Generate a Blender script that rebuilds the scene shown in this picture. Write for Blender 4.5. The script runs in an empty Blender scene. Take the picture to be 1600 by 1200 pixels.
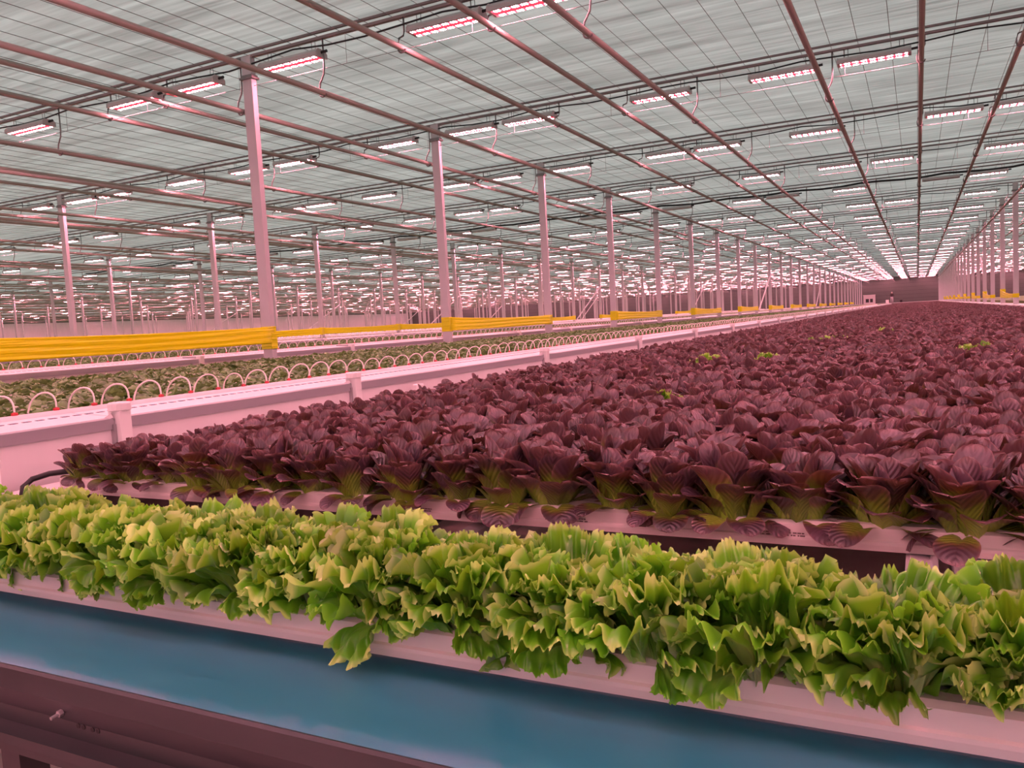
import bpy, math, random
import numpy as np
from mathutils import Vector, Matrix

SC = bpy.context.scene
COL = SC.collection
rnd = random.Random(7)

# ------------------------------------------------------------------ camera, sky, exposure
CZ = 1.5                                   # lens height above the floor
YAW, PITCH, ROLL, FPX = 0.469168534, 0.0768315759, -0.054686104, 1258.748


def cam_basis():
    cy, sy = math.cos(YAW), math.sin(YAW)
    w = Vector((-sy * math.cos(PITCH), cy * math.cos(PITCH), -math.sin(PITCH)))
    r0 = Vector((cy, sy, 0))
    u0 = r0.cross(w)
    r = r0 * math.cos(ROLL) + u0 * math.sin(ROLL)
    u = -r0 * math.sin(ROLL) + u0 * math.cos(ROLL)
    return r, u, w


CR, CU, CW = cam_basis()
cam_data = bpy.data.cameras.new('camera')
cam_data.sensor_width = 36
cam_data.sensor_fit = 'HORIZONTAL'
cam_data.lens = FPX / 1600 * 36
cam_data.clip_start = 0.02
cam_data.clip_end = 600
cam = bpy.data.objects.new('camera', cam_data)
M = Matrix.Identity(4)
for i in range(3):
    M[i][0], M[i][1], M[i][2] = CR[i], CU[i], -CW[i]
M[2][3] = CZ
cam.matrix_world = M
COL.objects.link(cam)
SC.camera = cam

world = bpy.data.worlds.new('overcast_sky')
world.use_nodes = True
bg = world.node_tree.nodes['Background']
bg.inputs['Color'].default_value = (0.95, 1.0, 0.965, 1)
bg.inputs['Strength'].default_value = 0.90
SC.world = world
LED_WHITE = (228, 62, 84)                 # grow lamp diodes: white and deep red
LED_RED = (5.0, 0.25, 0.4)
SC.view_settings.view_transform = 'Standard'
SC.view_settings.look = 'None'
SC.view_settings.gamma = 1
SC.view_settings.use_curve_mapping = False
SC.view_settings.exposure = 0.3
SC.cycles.max_bounces = 5
SC.cycles.diffuse_bounces = 3
SC.cycles.glossy_bounces = 2
SC.cycles.transmission_bounces = 4
SC.cycles.sample_clamp_indirect = 6


def to_px(x, y, z):
    p = Vector((x, y, z - CZ))
    d = p.dot(CW)
    if d < 0.05:
        return None
    return 800 + FPX * p.dot(CR) / d, 600 - FPX * p.dot(CU) / d, d


def in_view(x, y, z, m=40):
    q = to_px(x, y, z)
    return q is not None and -m < q[0] < 1600 + m and -m < q[1] < 1200 + m


# ------------------------------------------------------------------ materials
def new_mat(name):
    m = bpy.data.materials.new(name)
    m.use_nodes = True
    nt = m.node_tree
    return m, nt, nt.nodes, nt.links, nt.nodes['Principled BSDF']


def mat(name, col, rough=0.5, metal=0.0, var=0.12, scale=6.0, bump=0.0, stretch=(1, 1, 1), spec=0.5):
    m, nt, N, L, b = new_mat(name)
    geo = N.new('ShaderNodeNewGeometry')
    mp = N.new('ShaderNodeMapping')
    mp.inputs['Scale'].default_value = stretch
    L.new(geo.outputs['Position'], mp.inputs['Vector'])
    no = N.new('ShaderNodeTexNoise')
    no.inputs['Scale'].default_value = scale
    no.inputs['Detail'].default_value = 5
    L.new(mp.outputs['Vector'], no.inputs['Vector'])
    mx = N.new('ShaderNodeMix')
    mx.data_type = 'RGBA'
    c = Vector(col)
    mx.inputs[6].default_value = (*(c * (1 - var)), 1)
    mx.inputs[7].default_value = (*[min(1, v * (1 + var)) for v in c], 1)
    L.new(no.outputs['Fac'], mx.inputs[0])
    L.new(mx.outputs[2], b.inputs['Base Color'])
    b.inputs['Roughness'].default_value = rough
    b.inputs['Metallic'].default_value = metal
    b.inputs['Specular IOR Level'].default_value = spec
    if bump:
        bp = N.new('ShaderNodeBump')
        bp.inputs['Strength'].default_value = bump
        bp.inputs['Distance'].default_value = 0.01
        L.new(no.outputs['Fac'], bp.inputs['Height'])
        L.new(bp.outputs['Normal'], b.inputs['Normal'])
    return m


MAT = {}
MAT['post'] = mat('white_coated_steel', (0.50, 0.50, 0.52), 0.45, var=0.05, scale=3)
MAT['pipe'] = mat('painted_heating_pipe', (0.31, 0.305, 0.265), 0.42, var=0.08, scale=2)
MAT['beam'] = mat('grey_roof_steel', (0.20, 0.18, 0.18), 0.5, var=0.1)
MAT['hanger'] = mat('galvanised_hanger', (0.22, 0.21, 0.21), 0.4, metal=0.3)
MAT['black'] = mat('black_rubber', (0.012, 0.012, 0.014), 0.5)
MAT['housing'] = mat('lamp_housing', (0.50, 0.47, 0.47), 0.45, var=0.05)
MAT['lens_off'] = mat('unlit_lamp_lens', (0.33, 0.30, 0.31), 0.3)
MAT['pvc'] = mat('white_plastic', (0.80, 0.77, 0.77), 0.35, var=0.04, scale=4)
MAT['panel'] = mat('white_side_panel', (0.72, 0.68, 0.69), 0.45, var=0.10, scale=3.5, stretch=(1, 1.6, 0.35))
MAT['alu'] = mat('grey_aluminium', (0.40, 0.40, 0.43), 0.38, metal=0.5, var=0.08, scale=5, stretch=(1, .2, 3))
MAT['steel'] = mat('galvanised_steel', (0.45, 0.44, 0.45), 0.35, metal=0.75, var=0.2, scale=9)
MAT['gutter'] = mat('cream_gutter_plastic', (0.76, 0.70, 0.67), 0.42, var=0.07, scale=8, stretch=(.25, 1, 3))
MAT['print'] = mat('grey_print', (0.16, 0.13, 0.12), 0.7)
MAT['slot'] = mat('dark_blue_slot', (0.015, 0.02, 0.09), 0.5)
MAT['red'] = mat('red_connector', (0.55, 0.03, 0.04), 0.4)
MAT['hose'] = mat('white_hose', (0.82, 0.78, 0.72), 0.4)
MAT['frame'] = mat('dark_conveyor_steel', (0.055, 0.060, 0.062), 0.36, metal=0.65, var=0.25, scale=5, stretch=(.4, 1, 3), bump=0.05)
MAT['dark'] = mat('dark_opening', (0.01, 0.009, 0.01), 0.6)
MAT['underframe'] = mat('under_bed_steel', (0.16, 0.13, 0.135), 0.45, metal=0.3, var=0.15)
MAT['floor'] = mat('pale_concrete', (0.58, 0.47, 0.44), 0.6, var=0.2, scale=2.5, bump=0.1)
MAT['cloth_dark'] = mat('dark_jacket', (0.03, 0.02, 0.025), 0.8)
MAT['cloth_light'] = mat('grey_trousers', (0.45, 0.42, 0.45), 0.8)
MAT['skin'] = mat('skin', (0.55, 0.33, 0.25), 0.6)
MAT['hair'] = mat('grey_hair', (0.5, 0.45, 0.42), 0.7)
MAT['deck'] = mat('platform_deck', (0.62, 0.56, 0.55), 0.5)
MAT['soil'] = mat('dark_substrate', (0.03, 0.022, 0.02), 0.9)


def cladding():
    m, nt, N, L, b = new_mat('grey_cladding')
    geo = N.new('ShaderNodeNewGeometry')
    sx = N.new('ShaderNodeSeparateXYZ')
    L.new(geo.outputs['Position'], sx.inputs[0])
    no = N.new('ShaderNodeTexNoise')
    no.inputs['Scale'].default_value = 0.35
    L.new(geo.outputs['Position'], no.inputs['Vector'])
    mx = N.new('ShaderNodeMix')
    mx.data_type = 'RGBA'
    mx.inputs[6].default_value = (0.062, 0.075, 0.066, 1)
    mx.inputs[7].default_value = (0.085, 0.10, 0.09, 1)
    L.new(no.outputs['Fac'], mx.inputs[0])
    L.new(mx.outputs[2], b.inputs['Base Color'])
    b.inputs['Roughness'].default_value = 0.6
    return m


MAT['cladding'] = cladding()


def screen_mat():
    m, nt, N, L, b = new_mat('shade_screen_fabric')
    N.remove(b)
    out = N['Material Output']
    geo = N.new('ShaderNodeNewGeometry')

    def nz(scale, st, detail=4):
        mp = N.new('ShaderNodeMapping')
        mp.inputs['Scale'].default_value = st
        L.new(geo.outputs['Position'], mp.inputs['Vector'])
        n = N.new('ShaderNodeTexNoise')
        n.inputs['Scale'].default_value = scale
        n.inputs['Detail'].default_value = detail
        L.new(mp.outputs['Vector'], n.inputs['Vector'])
        return n
    fine = nz(1.0, (0.35, 13, 1), 6)       # woven strips running across the bay
    fold = nz(1.0, (0.6, 3.2, 1), 3)       # gathered folds
    mm = N.new('ShaderNodeMath')
    mm.operation = 'ADD'
    L.new(fine.outputs['Fac'], mm.inputs[0])
    L.new(fold.outputs['Fac'], mm.inputs[1])
    ramp = N.new('ShaderNodeMapRange')
    ramp.inputs['From Min'].default_value = 0.7
    ramp.inputs['From Max'].default_value = 1.3
    L.new(mm.outputs[0], ramp.inputs['Value'])
    mx = N.new('ShaderNodeMix')
    mx.data_type = 'RGBA'
    mx.inputs[6].default_value = (0.36, 0.37, 0.365, 1)
    mx.inputs[7].default_value = (0.76, 0.77, 0.76, 1)
    L.new(ramp.outputs[0], mx.inputs[0])
    bp = N.new('ShaderNodeBump')
    bp.inputs['Strength'].default_value = 0.5
    bp.inputs['Distance'].default_value = 0.03
    L.new(mm.outputs[0], bp.inputs['Height'])
    tr = N.new('ShaderNodeBsdfTranslucent')
    df = N.new('ShaderNodeBsdfDiffuse')
    L.new(mx.outputs[2], tr.inputs['Color'])
    df.inputs['Color'].default_value = (0.55, 0.56, 0.555, 1)
    L.new(bp.outputs['Normal'], df.inputs['Normal'])
    ms = N.new('ShaderNodeMixShader')
    ms.inputs[0].default_value = 0.42
    L.new(tr.outputs[0], ms.inputs[1])
    L.new(df.outputs[0], ms.inputs[2])
    L.new(ms.outputs[0], out.inputs['Surface'])
    return m


MAT['screen'] = screen_mat()


def frosted_mat():
    m, nt, N, L, b = new_mat('added_frosted_glass')
    tr = N.new('ShaderNodeBsdfTranslucent')
    tr.inputs['Color'].default_value = (0.74, 0.75, 0.74, 1)
    ms = N.new('ShaderNodeMixShader')
    ms.inputs[0].default_value = 0.8
    b.inputs['Base Color'].default_value = (0.8, 0.82, 0.81, 1)
    b.inputs['Roughness'].default_value = 0.3
    L.new(b.outputs[0], ms.inputs[1])
    L.new(tr.outputs[0], ms.inputs[2])
    L.new(ms.outputs[0], N['Material Output'].inputs['Surface'])
    return m


MAT['frosted'] = frosted_mat()


def led_mat():
    m, nt, N, L, b = new_mat('led_diodes')
    N.remove(b)
    out = N['Material Output']
    geo = N.new('ShaderNodeNewGeometry')
    sx = N.new('ShaderNodeSeparateXYZ')
    L.new(geo.outputs['Position'], sx.inputs[0])
    mu = N.new('ShaderNodeMath')
    mu.operation = 'MULTIPLY'
    mu.inputs[1].default_value = 8.3
    L.new(sx.outputs['X'], mu.inputs[0])
    fr = N.new('ShaderNodeMath')
    fr.operation = 'FRACT'
    L.new(mu.outputs[0], fr.inputs[0])
    gt = N.new('ShaderNodeMath')
    gt.operation = 'GREATER_THAN'
    gt.inputs[1].default_value = 0.66
    L.new(fr.outputs[0], gt.inputs[0])
    mx = N.new('ShaderNodeMix')
    mx.data_type = 'RGBA'
    mx.inputs[6].default_value = (*LED_WHITE, 1)
    mx.inputs[7].default_value = (*LED_RED, 1)
    mx.clamp_result = False
    L.new(gt.outputs[0], mx.inputs[0])
    em = N.new('ShaderNodeEmission')
    L.new(mx.outputs[2], em.inputs['Color'])
    L.new(em.outputs[0], out.inputs['Surface'])
    return m


MAT['led'] = led_mat()
_m, _nt, _N, _L, _b = new_mat('red_led_lens')
_b.inputs['Base Color'].default_value = (0.5, 0.12, 0.15, 1)
_b.inputs['Emission Color'].default_value = (0.75, 0.04, 0.09, 1)
_b.inputs['Emission Strength'].default_value = 1.0
MAT['led_gap'] = _m


def belt_mat():
    m, nt, N, L, b = new_mat('teal_belt')
    geo = N.new('ShaderNodeNewGeometry')
    mp = N.new('ShaderNodeMapping')
    mp.inputs['Scale'].default_value = (1.2, 7, 1)
    L.new(geo.outputs['Position'], mp.inputs['Vector'])
    no = N.new('ShaderNodeTexNoise')
    no.inputs['Scale'].default_value = 4
    no.inputs['Detail'].default_value = 6
    L.new(mp.outputs['Vector'], no.inputs['Vector'])
    mx = N.new('ShaderNodeMix')
    mx.data_type = 'RGBA'
    mx.inputs[6].default_value = (0.006, 0.20, 0.275, 1)
    mx.inputs[7].default_value = (0.012, 0.26, 0.345, 1)
    L.new(no.outputs['Fac'], mx.inputs[0])
    L.new(mx.outputs[2], b.inputs['Base Color'])
    mr = N.new('ShaderNodeMapRange')
    mr.inputs['To Min'].default_value = 0.36
    mr.inputs['To Max'].default_value = 0.54
    L.new(no.outputs['Fac'], mr.inputs['Value'])
    L.new(mr.outputs[0], b.inputs['Roughness'])
    b.inputs['IOR'].default_value = 2.3
    b.inputs['Specular IOR Level'].default_value = 0.5
    return m


MAT['belt'] = belt_mat()


def tape_mat():
    m, nt, N, L, b = new_mat('yellow_film')
    out = N['Material Output']
    b.inputs['Base Color'].default_value = (0.93, 0.93, 0.0, 1)
    b.inputs['Roughness'].default_value = 0.3
    tr = N.new('ShaderNodeBsdfTranslucent')
    tr.inputs['Color'].default_value = (0.95, 0.92, 0.0, 1)
    ms = N.new('ShaderNodeMixShader')
    ms.inputs[0].default_value = 0.35
    L.new(b.outputs[0], ms.inputs[1])
    L.new(tr.outputs[0], ms.inputs[2])
    L.new(ms.outputs[0], out.inputs['Surface'])
    no = N.new('ShaderNodeTexNoise')
    geo = N.new('ShaderNodeNewGeometry')
    mp = N.new('ShaderNodeMapping')
    mp.inputs['Scale'].default_value = (.6, .6, 22)
    L.new(geo.outputs['Position'], mp.inputs['Vector'])
    L.new(mp.outputs['Vector'], no.inputs['Vector'])
    no.inputs['Scale'].default_value = 2
    bp = N.new('ShaderNodeBump')
    bp.inputs['Strength'].default_value = 0.6
    bp.inputs['Distance'].default_value = 0.03
    L.new(no.outputs['Fac'], bp.inputs['Height'])
    L.new(bp.outputs['Normal'], b.inputs['Normal'])
    return m


MAT['tape'] = tape_mat()


def leaf_mat(name, stops, trans_col, trans, rough, vein=0.0, spec=0.5, noise_amp=0.25, back=None):
    """stops: (position along the leaf, colour); colours run from rib to tip, with painted shade in the frilly green leaf"""
    m, nt, N, L, b = new_mat(name)
    out = N['Material Output']
    at = N.new('ShaderNodeAttribute')
    at.attribute_name = 'leaf'
    sp = N.new('ShaderNodeSeparateColor')
    L.new(at.outputs['Color'], sp.inputs[0])
    oi = N.new('ShaderNodeObjectInfo')
    geo = N.new('ShaderNodeNewGeometry')
    no = N.new('ShaderNodeTexNoise')
    no.inputs['Scale'].default_value = 22
    no.inputs['Detail'].default_value = 3
    L.new(geo.outputs['Position'], no.inputs['Vector'])
    s1 = N.new('ShaderNodeMath')
    s1.operation = 'MULTIPLY_ADD'
    s1.inputs[1].default_value = noise_amp * 2
    s1.inputs[2].default_value = -noise_amp
    L.new(no.outputs['Fac'], s1.inputs[0])
    s2 = N.new('ShaderNodeMath')
    s2.operation = 'ADD'
    L.new(s1.outputs[0], s2.inputs[0])
    L.new(sp.outputs[0], s2.inputs[1])
    s3 = N.new('ShaderNodeMath')
    s3.operation = 'MULTIPLY_ADD'
    s3.inputs[1].default_value = 0.3
    s3.inputs[2].default_value = -0.15
    L.new(oi.outputs['Random'], s3.inputs[0])
    s4 = N.new('ShaderNodeMath')
    s4.operation = 'ADD'
    L.new(s2.outputs[0], s4.inputs[0])
    L.new(s3.outputs[0], s4.inputs[1])
    cr = N.new('ShaderNodeValToRGB')
    el = cr.color_ramp.elements
    el[0].position, el[0].color = stops[0][0], (*stops[0][1], 1)
    el[1].position, el[1].color = stops[-1][0], (*stops[-1][1], 1)
    for p_, c_ in stops[1:-1]:
        e = el.new(p_)
        e.color = (*c_, 1)
    L.new(s4.outputs[0], cr.inputs[0])
    colour = cr.outputs[0]
    if vein:
        mxx = N.new('ShaderNodeMath')
        mxx.operation = 'MAXIMUM'
        L.new(sp.outputs[0], mxx.inputs[0])
        L.new(sp.outputs[1], mxx.inputs[1])
        rm = N.new('ShaderNodeMapRange')
        rm.interpolation_type = 'SMOOTHSTEP'
        rm.inputs['From Min'].default_value = 0.86
        rm.inputs['From Max'].default_value = 1.0
        rm.inputs['To Max'].default_value = 0.55
        L.new(mxx.outputs[0], rm.inputs['Value'])
        rc = N.new('ShaderNodeMix')
        rc.data_type = 'RGBA'
        rc.inputs[7].default_value = (0.34, 0.17, 0.17, 1)
        L.new(rm.outputs[0], rc.inputs[0])
        L.new(colour, rc.inputs[6])
        colour = rc.outputs[2]
    if back is not None:
        mb = N.new('ShaderNodeMix')
        mb.data_type = 'RGBA'
        mb.blend_type = 'MULTIPLY'
        mb.inputs[0].default_value = 1
        L.new(colour, mb.inputs[6])
        sw = N.new('ShaderNodeMix')
        sw.data_type = 'RGBA'
        sw.inputs[6].default_value = (1, 1, 1, 1)
        sw.inputs[7].default_value = (*back, 1)
        L.new(geo.outputs['Backfacing'], sw.inputs[0])
        L.new(sw.outputs[2], mb.inputs[7])
        colour = mb.outputs[2]
    ag = N.new('ShaderNodeMath')
    ag.operation = 'ADD'
    L.new(oi.outputs['Random'], ag.inputs[0])
    L.new(sp.outputs[2], ag.inputs[1])
    af = N.new('ShaderNodeMath')
    af.operation = 'FRACT'
    L.new(ag.outputs[0], af.inputs[0])
    hs = N.new('ShaderNodeHueSaturation')
    vr = N.new('ShaderNodeMapRange')
    vr.inputs['To Min'].default_value = 0.55
    vr.inputs['To Max'].default_value = 1.35
    L.new(af.outputs[0], vr.inputs['Value'])
    L.new(vr.outputs[0], hs.inputs['Value'])
    L.new(colour, hs.inputs['Color'])
    colour = hs.outputs['Color']
    L.new(colour, b.inputs['Base Color'])
    b.inputs['Roughness'].default_value = rough
    b.inputs['Specular IOR Level'].default_value = spec
    if vein:
        # side veins: chevrons leaving the midrib
        v1 = N.new('ShaderNodeMath')
        v1.operation = 'MULTIPLY_ADD'
        v1.inputs[1].default_value = -0.33
        L.new(sp.outputs[1], v1.inputs[0])
        L.new(sp.outputs[0], v1.inputs[2])
        v2 = N.new('ShaderNodeMath')
        v2.operation = 'MULTIPLY'
        v2.inputs[1].default_value = 52
        L.new(v1.outputs[0], v2.inputs[0])
        v3 = N.new('ShaderNodeMath')
        v3.operation = 'SINE'
        L.new(v2.outputs[0], v3.inputs[0])
        bp = N.new('ShaderNodeBump')
        bp.inputs['Strength'].default_value = vein
        bp.inputs['Distance'].default_value = 0.004
        L.new(v3.outputs[0], bp.inputs['Height'])
        L.new(bp.outputs['Normal'], b.inputs['Normal'])
    tr = N.new('ShaderNodeBsdfTranslucent')
    tc = N.new('ShaderNodeMix')
    tc.data_type = 'RGBA'
    tc.inputs[0].default_value = 0.5
    tc.inputs[7].default_value = (*trans_col, 1)
    L.new(colour, tc.inputs[6])
    L.new(tc.outputs[2], tr.inputs['Color'])
    ms = N.new('ShaderNodeMixShader')
    ms.inputs[0].default_value = trans
    L.new(b.outputs[0], ms.inputs[1])
    L.new(tr.outputs[0], ms.inputs[2])
    L.new(ms.outputs[0], out.inputs['Surface'])
    return m


MAT['red_leaf'] = leaf_mat('purple_lettuce_leaf',
                           [(0.15, (0.27, 0.42, 0.04)), (0.42, (0.20, 0.29, 0.025)), (0.56, (0.13, 0.075, 0.035)),
                            (0.72, (0.078, 0.037, 0.054)), (1.0, (0.120, 0.068, 0.094))],
                           (0.40, 0.12, 0.015), 0.13, 0.38, vein=0.32, spec=1.0)
MAT['green_leaf'] = leaf_mat('frilly_green_leaf',
                             [(0.0, (0.42, 0.62, 0.20)), (0.22, (0.17, 0.45, 0.045)), (0.48, (0.075, 0.30, 0.014)),  # darker middle paints in inner shade, pale tips are partly painted highlights
                              (0.82, (0.17, 0.50, 0.025)), (1.0, (0.52, 0.74, 0.20))],
                             (0.50, 0.88, 0.02), 0.30, 0.30, vein=0.0, spec=0.9, noise_amp=0.10)
MAT['young_leaf'] = leaf_mat('young_green_leaf',
                             [(0.0, (0.20, 0.34, 0.08)), (0.5, (0.115, 0.215, 0.045)), (1.0, (0.22, 0.34, 0.15))],
                             (0.24, 0.40, 0.05), 0.22, 0.27, spec=0.9)
MAT['canopy'] = mat('distant_green_crop', (0.10, 0.16, 0.03), 0.6, var=0.6, scale=14, bump=1.0)


# ------------------------------------------------------------------ mesh helpers
class MB:
    def __init__(self):
        self.v, self.f = [], []

    def add(self, vs, fs):
        o = len(self.v)
        self.v.extend(vs)
        self.f.extend([tuple(i + o for i in q) for q in fs])
        return self

    def box(self, x0, x1, y0, y1, z0, z1):
        return self.add([(x0, y0, z0), (x1, y0, z0), (x1, y1, z0), (x0, y1, z0), (x0, y0, z1), (x1, y0, z1), (x1, y1, z1), (x0, y1, z1)],
                        [(0, 3, 2, 1), (4, 5, 6, 7), (0, 1, 5, 4), (1, 2, 6, 5), (2, 3, 7, 6), (3, 0, 4, 7)])

    def tube(self, pts, r, n=6, cap=True):
        pts = [Vector(p) for p in pts]
        rings = []
        for i, p in enumerate(pts):
            t = (pts[min(i + 1, len(pts) - 1)] - pts[max(i - 1, 0)]).normalized()
            a = Vector((0, 0, 1)) if abs(t.z) < 0.9 else Vector((1, 0, 0))
            s = t.cross(a).normalized()
            b = s.cross(t)
            rr = r[i] if isinstance(r, (list, tuple)) else r
            rings.append([tuple(p + (s * math.cos(2 * math.pi * k / n) + b * math.sin(2 * math.pi * k / n)) * rr) for k in range(n)])
        vs = [q for g in rings for q in g]
        fs = []
        for i in range(len(pts) - 1):
            for k in range(n):
                a0, a1 = i * n + k, i * n + (k + 1) % n
                fs.append((a0, a1, a1 + n, a0 + n))
        if cap:
            fs.append(tuple(range(n))[::-1])
            fs.append(tuple((len(pts) - 1) * n + k for k in range(n)))
        return self.add(vs, fs)

    def extrude_x(self, prof, x0, x1):
        """closed (y, z) profile pushed from x0 to x1"""
        n = len(prof)
        vs = [(x0, y, z) for y, z in prof] + [(x1, y, z) for y, z in prof]
        fs = [(k, (k + 1) % n, (k + 1) % n + n, k + n) for k in range(n)]
        fs += [tuple(range(n))[::-1], tuple(range(n, 2 * n))]
        return self.add(vs, fs)

    def extrude_y(self, prof, y0, y1):
        n = len(prof)
        vs = [(x, y0, z) for x, z in prof] + [(x, y1, z) for x, z in prof]
        fs = [(k, k + n, (k + 1) % n + n, (k + 1) % n) for k in range(n)]
        fs += [tuple(range(n)), tuple(range(n, 2 * n))[::-1]]
        return self.add(vs, fs)

    def lathe(self, prof, c, n=14):
        vs, fs = [], []
        for r, z in prof:
            for k in range(n):
                a = 2 * math.pi * k / n
                vs.append((c[0] + r * math.cos(a), c[1] + r * math.sin(a), c[2] + z))
        for i in range(len(prof) - 1):
            for k in range(n):
                k1 = (k + 1) % n
                fs.append((i * n + k, i * n + k1, (i + 1) * n + k1, (i + 1) * n + k))
        fs.append(tuple(range(n))[::-1])
        fs.append(tuple((len(prof) - 1) * n + k for k in range(n)))
        return self.add(vs, fs)

    def mesh(self, name, material, smooth=False):
        me = bpy.data.meshes.new(name)
        me.from_pydata(self.v, [], self.f)
        if smooth:
            me.polygons.foreach_set('use_smooth', [True] * len(me.polygons))
        if material is not None:
            me.materials.append(material)
        me.update()
        return me

    def build(self, name, material, parent=None, smooth=False, loc=None):
        return link(name, self.mesh(name, material, smooth), parent, loc)


def link(name, data, parent=None, loc=None, rot=None, scale=None):
    o = bpy.data.objects.new(name, data)
    COL.objects.link(o)
    o.parent = parent
    if loc is not None:
        o.location = loc
    if rot is not None:
        o.rotation_euler = rot
    if scale is not None:
        o.scale = scale
    return o


def tag(o, label=None, cat=None, group=None, kind=None):
    if label:
        o['label'] = label
    if cat:
        o['category'] = cat
    if group:
        o['group'] = group
    if kind:
        o['kind'] = kind
    return o


def empty(name, loc, label=None, cat=None, group=None):
    o = bpy.data.objects.new(name, None)
    o.empty_display_size = 0.1
    COL.objects.link(o)
    o.location = loc
    return tag(o, label, cat, group)


_ONES = 'zeroth first second third fourth fifth sixth seventh eighth ninth tenth eleventh twelfth thirteenth fourteenth fifteenth sixteenth seventeenth eighteenth nineteenth'.split()
_TENS = {2: 'twent', 3: 'thirt', 4: 'fort', 5: 'fift', 6: 'sixt', 7: 'sevent', 8: 'eight'}


def nth(n):
    if n < 20:
        return _ONES[n]
    t, u = divmod(n, 10)
    return _TENS[t] + 'ieth' if u == 0 else _TENS[t] + 'y-' + _ONES[u]


# ------------------------------------------------------------------ the house: floor, walls, ceiling
Z = lambda rel: CZ + rel                    # heights were measured from the lens
X0, X1, Y0, Y1 = -101.0, 26.0, -16.0, 150.0
ZC = Z(4.07)                                # shade screen
TY = [8.93 + 5 * i for i in range(-4, 29)]  # roof beam lines; index 4 is the nearest in view
FIRST = 4
POST_X = {'R': 3.14, 'A': -8.45, 'B': -20.0, 'C': -31.55, 'D': -43.1, 'E': -54.65, 'F': -66.2, 'G': -77.75, 'H': -89.3}

fl = MB().box(X0 - .2, X1 + .2, Y0 - .2, Y1 + .2, -0.2, 0).build('floor', MAT['floor'])
tag(fl, 'pale concrete greenhouse floor below the growing beds', kind='structure')
ZT = ZC + 0.05
tag(MB().box(X1, X1 + .2, Y0, Y1, 0, ZT).build('wall_right', MAT['panel']), 'plain white greenhouse wall along the right side', kind='structure')
wf = tag(empty('added_wall_front', (0, Y0, 0)), 'added frosted glass gable behind the photographer letting daylight onto the foreground', kind='structure')  # glazing added so that daylight from behind lifts the foreground
xx = X0
while xx < X1 - .1:
    MB().box(xx + .03, min(xx + 3.97, X1), -.012, 0, .25, ZT).build('pane', MAT['frosted'], wf)
    MB().box(xx - .03, xx + .03, -.06, .03, 0, ZT).build('mullion', MAT['post'], wf)
    xx += 4.0
MB().box(X0, X1, -.1, .0, 0, .25).build('plinth', MAT['floor'], wf)
wb = tag(empty('wall_back', (0, 0, 0)), 'dark grey-brown clad end wall at the far end', kind='structure')
for k in range(9):                          # horizontal cladding sheets with recessed joints
    z0, z1 = ZT * k / 9, ZT * (k + 1) / 9
    MB().box(X0, X1, Y1, Y1 + .2, z0 + 0.012, z1 - 0.012).build('cladding_panel', MAT['cladding'], wb)
MB().box(X0, X1, Y1 + .06, Y1 + .22, 0, ZT).build('joint_backing', MAT['dark'], wb)
wl = tag(empty('wall_left', (0, 0, 0)), 'pink-lit white side wall with a dark band under the roof', kind='structure')
MB().box(X0 - .2, X0, Y0, Y1, 0, Z(3.15)).build('white_screen', MAT['panel'], wl)
MB().box(X0 - .2, X0 + .02, Y0, Y1, Z(3.15), ZT).build('dark_band', MAT['cladding'], wl)

ceil = tag(empty('ceiling', (0, 0, ZC)), 'grey-white woven shade screens stretched flat between the roof beams', kind='structure')
NX, NY = 130, 10
vs, fs = [], []
rs = np.random.RandomState(3)
wob = rs.rand(NX + 1, NY + 1) * 0.05
for i in range(NX + 1):
    for j in range(NY + 1):
        t = j / NY
        sag = -0.05 * 4 * t * (1 - t)
        vs.append((X0 + (X1 - X0) * i / NX, 5 * t, sag + (wob[i, j] if 0 < j < NY else 0) * 0.5))
for i in range(NX):
    for j in range(NY):
        a = i * (NY + 1) + j
        fs.append((a, a + 1, a + NY + 2, a + NY + 1))
screen_me = MB().add(vs, fs).mesh('screen_panel', MAT['screen'], True)
for k in range(-5, 29):
    y = 8.93 + 5 * k
    if y < Y0 - 4:
        continue
    link('screen_panel', screen_me, ceil, (0, y, 0))
# support cords under the screens
wire_me = MB().tube([(0, Y0, 0), (0, Y1, 0)], 0.0045, 4, False).mesh('screen_cord', MAT['beam'])
x = -30.0
while x < 5:
    link('screen_cord', wire_me, ceil, (x + rnd.uniform(-.05, .05), 0, -0.09))
    x += 0.43

# ------------------------------------------------------------------ roof beams with hangers, cables and wires
PIPE_BASE = [(0.0 + 2.87, 3.23), (1.37, 3.58), (0.1, 3.59), (-1.19, 3.23), (-3.31, 3.23), (-4.54, 3.56), (-5.84, 3.56), (-7.15, 3.23)]
PIPES = []
for k in range(-1, 9):
    for px_, pz_ in PIPE_BASE:
        PIPES.append((px_ - 11.52 * k, Z(pz_)))
PIPES = [q for q in PIPES if X0 + 1 < q[0] < 12]
PIPES.sort(key=lambda q: -q[0])
PR = 0.038


def hanger_mesh(zp):
    """rod that drops from the beam, cranks aside and hooks under the pipe; the pipe centre is at the origin"""
    top = Z(3.95) - zp
    m = MB()
    pts = [(0.05, 0, top), (0.05, 0, 0.34 if top > .5 else 0.2), (0.035, 0, 0.24 if top > .5 else 0.15), (-0.035, 0, 0.13), (-0.055, 0, 0.05)]
    for a in range(0, 9):
        t = math.pi * (1.0 + a / 8 * 0.92)
        pts.append((0.055 * math.cos(t), 0, 0.055 * math.sin(t)))
    return m.tube(pts, 0.0125, 5)


HANG_ME = {}
for _x, _z in PIPES:
    if round(_z, 3) not in HANG_ME:
        HANG_ME[round(_z, 3)] = hanger_mesh(_z)
HANG_DATA = {k: m.mesh('hanger', MAT['hanger'], True) for k, m in HANG_ME.items()}

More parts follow.
